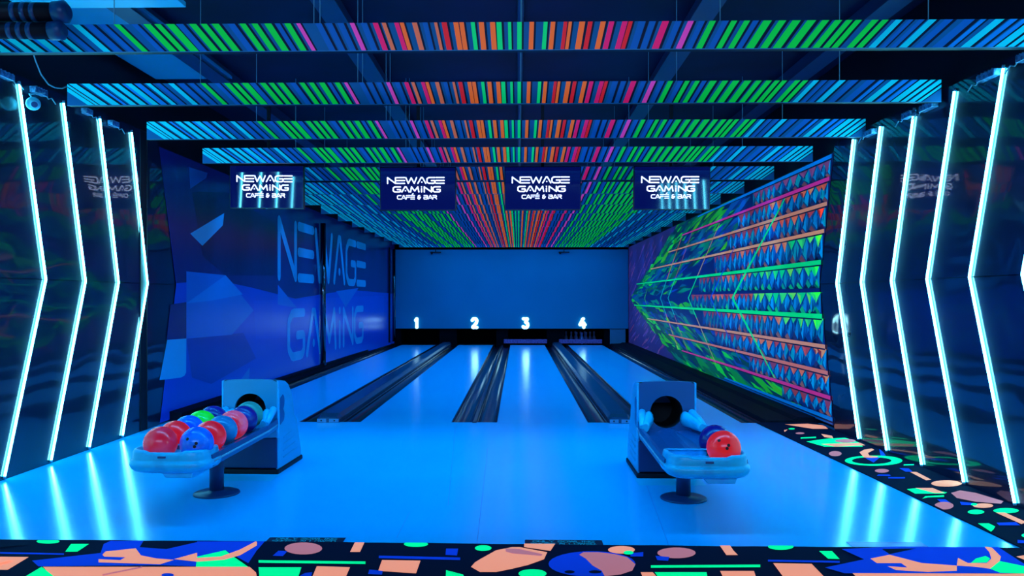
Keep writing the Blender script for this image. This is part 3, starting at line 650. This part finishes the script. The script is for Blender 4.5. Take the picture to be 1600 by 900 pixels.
# pale side panel at the right of the pit
mb = MB(); mb.box(2.88, 3.36, YMASK+.0, YMASK+.06, -.01, .485); mb.box(3.30, 3.36, YMASK-.03, YMASK, -.01, .485)
tag(mb.build('side_panel', new_mat('pale_panel', (.05, .20, .38, 1), .4), bevel=.004), 'pale grey panel below the right end of the blue masking wall', 'panel')
for px in (681, 881):
    d = dirpx(px, 393); x = d.x/d.y*25.1
    t = thing('ceiling_bracket', 'left small black bracket at the top of the blue wall' if px < 800 else 'right small black bracket at the top of the blue wall', 'bracket', (x, 25.05, 2.86))
    mb = MB(); mb.box(-.012, .012, -.012, .012, .05, .20); mb.build('rod', M_black, t)
    mb = MB(); mb.box(-.17, .17, -.03, .03, .02, .05); mb.build('crossbar', M_black, t)
    mb = MB(); mb.tube([(-.12, -.05, .0), (-.12, .05, .03)], .035, 10); mb.build('head', M_black, t)

# ------------------------------------------------------------------ hanging beams
CYAN = S(0, 235, 255); CB_ = S(0, 150, 245); BL = S(0, 112, 205); BG = S(2, 104, 168); DK = S(1, 12, 52)
GR = S(0, 205, 70); MINT = S(0, 220, 120); PK = S(225, 70, 180); HP = S(235, 25, 110); OR = S(255, 110, 45); TAN = S(220, 110, 80); RD = S(230, 30, 45)
stripes = []
def addl(base, lst):
    for x, w_, c in lst: stripes.append((base+x/4, w_/4, c))
addl(0, [(455,40,CYAN),(495,22,CYAN),(540,45,CYAN),(620,50,CYAN),(680,22,CB_),(735,40,CYAN),(800,40,CYAN),(850,20,CB_),(880,40,CYAN),(935,40,CB_),(1000,30,CYAN),(1060,30,BL),(1140,35,CYAN),(1200,40,BL),(1265,30,BL),(1335,30,GR),(1420,30,BL),(1480,36,GR),(1530,30,GR),(1590,42,GR)])
addl(400, [(35,35,BL),(97,35,GR),(150,30,GR),(205,35,GR),(280,35,BL),(335,30,GR),(392,30,GR),(455,35,GR),(500,25,BL),(548,30,GR),(600,20,PK),(695,30,BL),(745,30,BL),(800,30,BL),(855,22,PK),(910,30,BL),(965,25,HP),(1005,20,TAN),(1065,22,HP),(1090,20,OR),(1150,24,TAN),(1200,24,BL),(1250,15,TAN),(1290,25,RD),(1345,24,OR),(1372,22,OR),(1425,20,MINT),(1465,25,OR),(1518,25,OR),(1548,25,MINT),(1598,16,MINT)])
addl(800, [(45,22,MINT),(103,22,OR),(168,20,MINT),(203,22,OR),(262,18,RD),(284,16,OR),(340,28,OR),(378,22,RD),(438,25,OR),(478,25,HP),(540,26,HP),(567,20,RD),(620,35,BL),(670,30,BL),(730,33,HP),(790,30,BL),(848,28,PK),(900,28,BL),(950,30,GR),(1010,30,BL),(1050,28,GR),(1110,28,GR),(1152,26,BL),(1205,40,GR),(1275,35,GR),(1340,40,GR),(1410,42,GR),(1475,34,GR),(1535,34,GR),(1585,30,GR)])
addl(1200, [(28,30,GR),(105,32,GR),(152,30,GR),(215,33,CYAN),(270,22,BL),(320,26,BL),(370,38,CYAN),(445,40,BL),(540,50,BL),(605,26,CB_),(680,44,CYAN),(745,34,CB_),(800,30,CB_),(850,46,CYAN),(905,30,CYAN),(958,36,CYAN),(1005,24,CYAN)])
def weak(c, k=.22): return (c[0], c[1], c[2], k)
stripes = [(a, b, weak(c, .3) if c == CYAN else weak(c)) if c in (CYAN, CB_, BL) else (a, b, c) for a, b, c in stripes]
BG = weak(BG); DK = weak(DK)
BX0, BX1 = -3.74, 3.44; BH = .178
def beam_print():
    m = MB(); y = -.0008
    m.add([(BX0, y, 0), (BX1, y, 0), (BX1, y, BH), (BX0, y, BH)], [(0, 1, 2, 3)], BG)
    def sl(px, wpx, c, k):
        X = (px-810)/189.4; w_ = wpx/189.4; s = .42*X                       # stripes fan out from a point below the middle
        # mid-height X; top is displaced away from the centre
        q = []
        for xx, z in ((X-w_/2, 0), (X+w_/2, 0), (X+w_/2, BH), (X-w_/2, BH)):
            q.append((xx+s*(z-BH/2)*1.0, z))
        q = clipx(q, BX1); q = clipx(q, BX0, False) if len(q) > 2 else q
        if len(q) > 2: m.add([(a, y-.0005*k, b) for a, b in q], [tuple(range(len(q)))], c)
    # dense dark and mid-blue bars between, then the colours
    for px, wpx, c in stripes:
        sl(px+wpx*.72, max(2.5, wpx*.45), DK, 1); 
    for px, wpx, c in stripes: sl(px, wpx, c, 2)
    return m
bp = beam_print()
ordn = ['nearest', 'second nearest', 'third nearest', 'fourth nearest', 'fifth nearest', 'sixth nearest', 'seventh nearest', 'eighth nearest', 'ninth nearest', 'tenth nearest', 'eleventh nearest', 'twelfth nearest', 'thirteenth nearest', 'fourteenth nearest', 'farthest']
beam0 = None
for k in range(15):
    loc = (0, BEAM_Y0+BEAM_DY*k, BEAM_Z)
    lab = f'hanging ceiling beam with rainbow stripes, {ordn[k]} of the row'
    if k == 0:
        beam0 = thing('striped_beam', lab, 'beam', loc, 0, 'striped hanging beams')
        mb = MB(); mb.box(BX0, BX1, 0, .06, 0, BH); mb.build('board', M_black, beam0)
        bp.build('stripe_print', M_ink_beam, beam0)
        mb = MB(); mb.box(BX0, BX1, -.003, .002, -.004, .0); mb.build('edge_strip', new_mat('edge_strip_blue', (.02, .25, .5, 1), .4), beam0)
        for x in (-2.64, -1.33, -1.29, .02, 1.30, 2.63):
            mb = MB(); mb.tube([(x, .03, BH), (x, .03, ZC-BEAM_Z)], .0035, 5, cap=False); mb.build('hanging_wire', M_wire, beam0)
    else: dup(beam0, loc, 0, lab)

# ------------------------------------------------------------------ chevron neon tubes
def neon(side, yb, label, last=False):
    x = (XL+.0125) if side < 0 else (XR-.0125)
    zt = 3.235 if side < 0 else 3.11
    sh = .56; st = .19 if side < 0 else .13
    t = thing('neon_tube', label, 'neon light', (x, yb, 0), 0, 'chevron neon tubes on the left wall' if side < 0 else 'chevron neon tubes on the right wall')
    mb = MB(); mb.tube([(0, 0, .03), (0, sh, KZ), (0, st, zt-.01)], .0085, 12); mb.build('glowing_tube', M_tube, t)
    mb = MB(); e = .0105*side; mb.loft([[(e+.001*math.cos(a), y+.017*math.sin(a), z) for a in [2*PI*j/12 for j in range(12)]] for y, z in ((0, .03), (sh, KZ), (st, zt-.01))]); mb.build('halo_strip', M_halo, t)
    for p, q in (((0, -.004, .013), (0, 0, .03)), ((0, st, zt-.012), (0, st-.006, zt+.012))):
        mb = MB(); mb.tube([p, q], .0115, 10); mb.build('end_cap', M_cap2, t)
    return t
def yfloor(px, py, X): return on_wall(px, py, X).y
left_y = [on_wall(190, 687, XL).y, on_wall(138, 701, XL).y, on_wall(78, 722, XL).y, on_wall(5, 748, XL).y]
right_y = [on_wall(1343, 690, XR).y, on_wall(1387, 710, XR).y, on_wall(1442, 732, XR).y, on_wall(1508, 758, XR).y, on_wall(1588, 792, XR).y]
on = ['farthest', 'second farthest', 'third farthest', 'fourth farthest', 'fifth farthest', 'sixth farthest', 'seventh farthest', 'eighth farthest', 'ninth farthest', 'tenth farthest', 'eleventh farthest', 'twelfth farthest']
while len(left_y) < 11: left_y.append(left_y[-1]-.645)
while len(right_y) < 10: right_y.append(right_y[-1]-.645)
for i, y in enumerate(left_y): neon(-1, y, f'bent white-blue neon tube on the black left wall, {on[i]} from the camera')
for i, y in enumerate(right_y): neon(1, y, f'bent white-blue neon tube on the black right wall, {on[i]} from the camera')

# LED drivers clipped to the wall top beside the tubes
def driver(px, py, side, label, wide=.15):
    X = XL if side < 0 else XR
    p = on_wall(px, py, X-side*.06)
    t = thing('power_supply', label, 'power supply', (X-side*.03, p.y, p.z), 0, 'tube power supplies')
    mb = MB(); mb.box(-.028, .028, -wide/2, wide/2, -.025, .025); b = mb.build('case', M_driver, t, bevel=.004)
    for k in range(5):
        mb = MB(); yy = -wide/2+wide*(k+.5)/5; mb.box(-.030, .030, yy-.004, yy+.004, .025, .029); mb.build('fin', M_cap2, b)
    mb = MB(); mb.tube([(0, wide/2, 0), (0, wide/2+.05, -.03), (0, wide/2+.10, -.01), (0, wide/2+.16, -.05)], .005, 6); mb.build('lead', M_wire, t)
    return t
driver(9, 116, -1, 'small metal power supply above the nearest neon tube in view, left wall', .24)
driver(66, 143, -1, 'small power supply beside the white camera on the left wall', .18)
driver(141, 175, -1, 'small power supply with red plug above the third neon tube, left wall', .12)
driver(182, 194, -1, 'small power supply above the farthest neon tube on the left wall', .14)
driver(1597, 88, 1, 'small power supply at the right edge above the black wall', .16)
driver(1538, 118, 1, 'small ribbed power supply left of the nearest neon tube, right wall', .22)
driver(1445, 167, 1, 'small power supply between the third and fourth neon tubes, right wall', .22)
driver(1414, 180, 1, 'small power supply between the two middle neon tubes, right wall', .16)
driver(1354, 208, 1, 'small power supply above the farthest neon tube on the right wall', .2)

# security camera on the left wall
p = on_wall(50, 162, XL+.09)
t = thing('security_camera', 'small round white security camera on the left wall behind the neon tubes', 'camera', (XL+.10, p.y, p.z), R(38))
mb = MB(); mb.lathe([(0,-.05),(.035,-.048),(.052,-.03),(.056,0),(.052,.025),(.035,.045),(0,.05)], n=20); b = mb.build('body', M_white, t); b.rotation_euler = (R(105), 0, 0)
mb = MB(); mb.tube([(0, -.02, .0), (0, -.075, -.02)], [.036, .030], 18); mb.build('lens_ring', M_white, t)
mb = MB(); mb.tube([(0, -.06, -.016), (0, -.082, -.023)], .024, 18); mb.build('lens', M_rail, t)
mb = MB(); mb.tube([(0, .03, .05), (-.02, .07, .09), (.03, .10, .11), (.10, .08, .12)], .006, 8); mb.build('cable', M_wire, t)
# loose cable drooping from the ceiling
mb = MB(); q = [on_wall(px, py, XL+.35) for px, py in ((50, 78), (56, 96), (64, 116), (76, 132), (86, 137), (97, 138), (107, 134))]
mb.tube(q, .006, 6); tag(mb.build('loose_cable', M_wire), 'thin loose cable drooping from the nearest beam to the second, far left', 'cable')

# rolled black duct / screen rollers in front of the nearest beam, top left
t = thing('roller_unit', 'pair of stacked black rollers with end caps under the ceiling, top left corner', 'roller', (-3.55, 4.86, 3.105), R(2))
for z, r0, x1, nmr in ((.115, .058, .78, 'upper_roller'), (.0, .050, .755, 'lower_roller')):
    mb = MB(); mb.tube([(-.75, 0, z), (x1-.08, 0, z)], r0, 20); a = mb.build(nmr, M_black, t)
    mb = MB(); mb.tube([(x1-.09, 0, z), (x1-.02, 0, z+.004), (x1, 0, z+.006)], [r0*1.12, r0*1.18, r0*.7], 18); mb.build('end_cap', M_hood_dark, a)
    for k in range(3):
        mb = MB(); xx = x1-.34+k*.06; mb.tube([(xx, 0, z), (xx+.03, 0, z)], r0*1.02, 18); mb.build('ridge', M_hood_dark, a)
mb = MB(); mb.box(-.05, .0, .03, .05, -.05, .90); mb.build('mounting_strut', M_black, t)
mb = MB(); mb.box(-.7, .2, -.052, -.046, -.035, .0); mb.build('light_strip', M_cap2, t)
mb = MB(); q = [on_wall(px, py, -3.2) for px, py in ((-10, 24), (10, 14), (28, 7), (45, 4))]
mb.tube(q, .016, 8); tag(mb.build('white_pipe', M_white), 'pale blue pipe bending above the black rollers, top left corner', 'pipe')
# suspended ceiling board
mb = MB(); a = on_floor(36, 13, 3.76); b = on_floor(290, 11, 3.76)
mb.box(a.x, b.x, 2.2, a.y, 3.76, 3.80); o = tag(mb.build('ceiling_board', new_mat('board_white_blue', (.06, .75, .95, 1), .35)), 'pale board hanging under the ceiling at the top left corner', 'board')
for x, y in ((a.x+.1, 2.6), (b.x-.1, 2.6), (a.x+.1, a.y-.2), (b.x-.1, a.y-.2)):
    mb = MB(); mb.tube([(x, y, 3.80), (x, y, ZC)], .006, 6); mb.build('hanger', M_wire, o)

mb = MB(); mb.box(XL+.02, -3.24, 3.0, 9.0, 3.94, 3.97); o = tag(mb.build('ceiling_board', new_mat('board_blue', (.01, .30, .55, 1), .3)), 'long pale blue board fixed under the ceiling along the left wall, behind the smaller one', 'board')
for y in (4.0, 6.0, 8.0):
    mb = MB(); mb.box(-3.30, -3.26, y, y+.04, 3.97, ZC-.002); mb.build('hanger', M_wire, o)
# ------------------------------------------------------------------ screens
def tv(xc, yc, zc, rz, ry, label):
    t = thing('wall_screen', label, 'screen', (xc, yc, zc), rz, 'hanging logo screens'); t.name = 'hanging_screen'
    t.rotation_euler = (R(3.2), ry, rz)
    W, H = .95, .545
    mb = MB(); mb.box(-W/2, W/2, 0, .05, -H/2, H/2); mb.build('housing', M_bezel, t, bevel=.006)
    mb = MB(); mb.box(-W/2+.012, W/2-.012, -.003, .001, -H/2+.016, H/2-.012); s = mb.build('display', M_screen, t)
    mb = MB(); f = lambda x0, z0: (lambda u, v: (x0+u, -.0042, z0+v))
    text_mb(mb, 'NEWAGE', .72, .088, .0165, f(-.385, .06), gap=.16)
    text_mb(mb, 'GAMiNG', .60, .078, .0165, f(-.315, -.045), gap=.2)
    text_mb(mb, 'CAFÉ & BAR', .50, .054, .0115, f(-.262, -.13), gap=.22)
    mb.build('lettering', M_logo, s, fix=False)
    mb = MB(); mb.box(-.012, .012, -.0045, -.003, -H/2+.003, -H/2+.010); mb.build('badge', M_cap2, t)
    mb = MB(); mb.box(-.12, .12, .05, .075, -.1, .15); mb.build('mount_plate', M_black, t)
    mb = MB(); mb.box(-.02, .02, .075, .105, -.05, ZC-zc-.01); mb.build('ceiling_pole', M_black, t)
def tvx(px, y): d = dirpx(px, 466); return d.x/d.y*y
TY = 9.92
tv(tvx(416.5, TY), TY, 2.842, R(-3), R(.9), 'leftmost hanging screen with logo and curved blue reflections')
tv(tvx(653, TY), TY, 2.815, R(0), 0, 'second hanging screen from the left, dark navy with white logo')
tv(tvx(848, TY), TY, 2.818, R(0), 0, 'third hanging screen from the left, dark navy with white logo')
tv(tvx(1050, TY), TY, 2.818, R(1.5), 0, 'rightmost hanging screen with logo and curved blue reflections')

# ------------------------------------------------------------------ ball returns
def ball_return(xc, yf, label, post_y, sgn, turn=0):
    """xc centre, yf = y of the hood front"""
    t = thing('ball_return', label, 'ball return', (xc, yf, 0), turn, 'ball returns')
    hw = .232; H = .775; d = .62
    # hood shell: side profile swept across
    prof = [(.004, .0), (d, .0), (d, .10), (.50, .38), (.43, .44), (.40, .56), (.345, .65), (.27, .715), (.18, .755), (.06, .772), (.004, .775)]
    n = len(prof); mb = MB()
    for s_ in (-1, 1):                                      # side cheeks
        m2 = MB(); m2.prism_x(prof, s_*hw-(.012 if s_ > 0 else 0), s_*hw+(.012 if s_ < 0 else 0))
        mb.add(m2.v, m2.f)
    crown = lambda x: .010*(1-(x/hw)**2)
    xs_ = [-hw+.01+i*(2*hw-.02)/8 for i in range(9)]
    vs = []; 
    for x in xs_:
        for y, z in prof[1:]: vs.append((x, y, z+(crown(x) if z > .6 else 0)))
    m_ = len(prof)-1; fs = []
    for i in range(8):
        for j in range(m_-1): fs.append((i*m_+j, i*m_+j+1, (i+1)*m_+j+1, (i+1)*m_+j))
    mb.add(vs, fs, None, 0, True)
    hood = mb.build('hood', M_hood, t, bevel=0)
    # front plate with the round mouth
    mb = MB(); hz = .535; hr = .132; N = 48; out = []; inn = []
    for j in range(N):
        a = 2*PI*j/N; c, s_ = math.cos(a), math.sin(a)
        k = min((hw-.004)/abs(c) if abs(c) > 1e-6 else 9, ((H-hz)/s_ if s_ > 0 else (hz-.30)/-s_) if abs(s_) > 1e-6 else 9)
        x, z = c*k, hz+s_*k
        if z > H-.001: z += crown(x)
        out.append((x, z)); inn.append((c*hr, hz+s_*hr))
    vs = [(x, 0, z) for x, z in out]+[(x, 0, z) for x, z in inn]+[(x, .025, z) for x, z in inn]
    fs = [(j, (j+1) % N, N+(j+1) % N, N+j) for j in range(N)]+[(N+j, N+(j+1) % N, 2*N+(j+1) % N, 2*N+j) for j in range(N)]
    mb.add(vs, fs); mb.build('front_plate', M_hood if sgn < 0 else M_hood_shaded, t, fix=False)
    mb = MB(); vs = [(x, .026, z) for x, z in inn]+[(x*.9, .40, z*.9+.03) for x, z in inn]
    mb.add(vs, [(j, (j+1) % N, N+(j+1) % N, N+j) for j in range(N)]+[tuple(range(N, 2*N))]); mb.build('mouth', M_hole, t)
    mb = MB(); mb.box(-hw+.003, hw-.003, -.002, .03, .045, .30); mb.build('lower_front', M_hood_dark, t, bevel=.012)
    # skirt
    mb = MB(); mb.box(-hw-.012, hw+.012, -.016, d+.02, .0, .04); mb.build('kick_plate', M_black, t, bevel=.01)
    mb = MB(); mb.box(-hw-.03, hw+.03, -.26, -.016, .0008, .0018); mb.build('floor_plate', new_mat('floor_plate_blue', (0, .55, .92, 1), .2), t)
    for s_ in (-1, 1):
        for k in range(4):
            mb = MB(); z0 = .11+k*.055; mb.prism_x([(.14, z0), (.50-.05*k, z0+.018), (.50-.05*k, z0+.026), (.14, z0+.008)], s_*hw-.001, s_*(hw+.006)); mb.build('louvre', M_hood, t)
        mb = MB()                                           # double-lobed grip recess on the side
        g = [(.06, .40)]+[(.12+.045*math.cos(a), .47+.05*math.sin(a)) for a in [R(x) for x in range(-80, 71, 15)]]+[(.12+.045*math.cos(a), .585+.06*math.sin(a)) for a in [R(x) for x in range(-70, 91, 16)]]+[(.06, .62)]
        mb.prism_x(g, s_*hw, s_*(hw+.003)); mb.build('side_grip', M_rail, t)
        mb = MB(); mb.box(s_*hw-.008, s_*hw+.008, -.006, .02, .30, .772); mb.build('edge_trim', M_bumper, t, bevel=.004)
    # rack bed and rails, reaching forward over the post
    front = -1.50; zb = .392
    mb = MB()
    bed = []
    for y, zz, hwid in ((front+.16, zb-.01, .235), (-.45, zb+.010, .235), (-.05, zb+.018, .17)):
        bed.append([(-hwid, y, zz-.03), (hwid, y, zz-.03), (hwid, y, zz-.005), (hwid*.45, y, zz-.022), (.02, y, zz-.0), (-.02, y, zz-.0), (-hwid*.45, y, zz-.022), (-hwid, y, zz-.005)])
    mb.loft(bed, smooth=False); mb.build('track_bed', M_rail, t)
    for s_ in (-1, 1):
        rg = []
        for y, x, z in ((front+.14, .252, .405), (-.30, .245, .425), (.0, .222, .435)):
            x *= s_
            rg.append([(x-.014, y, z-.055), (x+.014, y, z-.055), (x+.018, y, z-.02), (x+.012, y, z+.022), (x-.012, y, z+.022), (x-.018, y, z-.02)])
        mb = MB(); mb.loft(rg, smooth=False); rl = mb.build('side_rail', M_rail, t)
        mb = MB(); mb.tube([(s_*.268, front+.15, .385), (s_*.262, -.3, .405), (s_*.236, -.02, .415)], .008, 8); mb.build('rail_edge', M_cap2, rl)
        # flared guide between mouth and rail
        mb = MB(); rg = []
        for q_ in range(7):
            u = q_/6; y = -.01-.30*u; x = s_*(.145+.075*u); ht = .115-.055*u; wd = .040-.012*u
            ring = []
            for j in range(12):
                a = 2*PI*j/12; ring.append((x+wd*math.cos(a), y, .425+ht*.5+ht*.55*math.sin(a)))
            rg.append(ring)
        mb.loft(rg); mb.build('guide_bumper', M_bumper, t)
        mb = MB(); mb.tube([(s_*.20, -.01, .535), (s_*.225, -.16, .50), (s_*.245, -.30, .46)], [.03, .026, .018], 10); mb.build('guide_lip', M_bumper, t)
    # front tray
    def outline(off):
        pts = []
        for j in range(25):
            a = PI+PI*j/24; c, s_ = math.cos(a), math.sin(a)
            x = (.262+off)*(abs(c)**.42)*(1 if c > 0 else -1); y = front+.20+(.20+off)*(-(abs(s_)**.62))
            pts.append((x, y))
        pts.append((.262+off, front+.26)); pts.append((-.262-off, front+.26))
        return pts
    rg = []
    for z, off in ((.325, -.035), (.335, -.012), (.352, .004), (.375, .012), (.398, .010), (.404, -.004), (.412, -.004), (.455, -.008), (.470, -.014), (.474, -.026), (.462, -.040), (.425, -.060)):
        dip = 0
        rg.append([(x, y, z-(.012 if abs(x) < .11 and z > .44 else 0)) for x, y in outline(off)])
    mb = MB(); mb.loft(rg); mb.build('front_bumper', M_bumper, t)
    mb = MB(); bx = .06; mb.prism_y([(bx-.10, .326), (bx+.115, .326), (bx+.105, .29), (bx-.07, .29)], front+.05, front+.24); mb.build('under_box', M_bumper, t, bevel=.006)
    mb = MB(); mb.box(-.035, .015, front-.006, front+.004, .428, .440); mb.build('emblem_plate', M_rail, t)
    mb = MB(); mb.lathe([(0, .0), (.166, .0), (.166, .008), (.155, .014), (.06, .018), (.052, .03), (0, .03)], 0, 0, 36); pb = mb.build('post_base', M_hood_dark, t); pb.location = (0, post_y-yf, 0)
    mb = MB(); mb.tube([(0, post_y-yf, .015), (0, post_y-yf, zb-.03)], .052, 24); mb.build('post', M_hood_dark, t)
    return t
M_hood_shaded = new_mat('hood_shade_blue', (.004, .10, .26, 1), .3)  # darker hood copy: shade of the right front plate put into its colour
ball_return(-2.225, 6.60, 'ball return with eleven coloured balls, left side of the approach', 5.93, -1, R(-2.2))
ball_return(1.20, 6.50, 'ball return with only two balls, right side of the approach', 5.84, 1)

# balls
def ball_mat(name, c1, c2, es):  # constant emission of the ball's own colour added, stands in for fluorescence
    return new_mat(name, c1, .22, spec=.5, emit=c1, es=es, noise=(7, c2, .42, .66))
def ball(loc, mat, label, holes=(20, 30), r=.108, rot=0):
    t = thing('bowling_ball', label, 'bowling ball', (loc[0], loc[1], loc[2]-r), 0, 'bowling balls on the racks')
    me = bpy.data.meshes.new('shell'); bm = bmesh.new(); bmesh.ops.create_uvsphere(bm, u_segments=40, v_segments=24, radius=r)
    for f in bm.faces: f.smooth = True
    bm.to_mesh(me); bm.free(); me.materials.append(mat)
    s = bpy.data.objects.new('shell', me); COL.objects.link(s); s.parent = t; s.location = (0, 0, r); s.rotation_euler = (rot, rot*1.7, rot*.6)
    az, el = R(holes[0]), R(holes[1])
    D = Vector((math.sin(az)*math.cos(el), -math.cos(az)*math.cos(el), math.sin(el)))
    U = Vector((0, 0, 1)).cross(D).normalized(); V = D.cross(U)
    for a, b in ((-.10, .50), (.33, -.05), (.12, -.16)) if False else ((-.42, .30), (.34, -.08), (.22, -.34)):
        q = (D+U*a*.75+V*b*.75).normalized()
        mb = MB(); mb.tube([Vector((0, 0, r))+q*r*.97, Vector((0, 0, r))+q*r*1.002], .0105, 12); mb.build('finger_hole', M_hole, t)
    return t
RED = ball_mat('ball_red', S(235, 18, 36), S(225, 30, 45), .36); RPK = ball_mat('ball_rose', S(215, 22, 50), S(200, 50, 90), .32)
RMB = ball_mat('ball_red_marble', S(235, 22, 42), S(215, 90, 130), .36); BLU = ball_mat('ball_blue', S(0, 90, 225), S(10, 130, 235), .03)
BL2 = ball_mat('ball_royal', S(0, 80, 235), S(0, 110, 240), .08); TEA = ball_mat('ball_steel_blue', S(10, 110, 170), S(20, 140, 190), .03)
PUR = ball_mat('ball_purple', S(24, 22, 120), S(34, 30, 140), .05); GRE = ball_mat('ball_green', S(10, 200, 30), S(20, 220, 50), .3)
TGR = ball_mat('ball_sea_green', S(50, 130, 120), S(0, 150, 140), .06)
lx = -2.185
rowR = [(BLU, 'blue ball at the front right of the left rack', (5, 12)), (RED, 'bright red ball second in the right row of the left rack', (200, 50)), (TEA, 'steel blue ball third in the right row of the left rack', (200, 50)),
        (RMB, 'red and pink marbled ball fourth in the right row of the left rack', (220, 50)), (PUR, 'dark purple ball fifth in the right row of the left rack', (200, 30)), (TGR, 'grey green ball at the mouth of the left ball return', (200, 20))]
rowL = [(RPK, 'rose red ball at the front left of the left rack', (200, 40)), (RED, 'dark red ball second in the left row of the left rack', (210, 40)), (BL2, 'royal blue ball third in the left row of the left rack', (200, 40)),
        (GRE, 'green ball fourth in the left row of the left rack', (200, 40)), (PUR, 'dark purple ball last in the left row of the left rack', (200, 40))]
for k, (m, lab, h) in enumerate(rowR): ball((-2.124+.002*k-(.03 if k == 5 else 0), 5.25+.2165*k, .5+.0055*k), m, lab, h, rot=k*1.3)
for k, (m, lab, h) in enumerate(rowL): ball((-2.366+.004*k, 5.25+.2165*k, .5+.0055*k), m, lab, h, rot=k*.9+.4)
RR = ball_mat('ball_scarlet', S(235, 28, 36), S(230, 24, 34), .45)
ball((1.315, 5.15, .5), RR, 'plain red ball with three finger holes at the front of the right rack', (-12, 22))
ball((1.315, 5.367, .503), PUR, 'dark blue ball half hidden behind the red ball on the right rack', (200, 30))
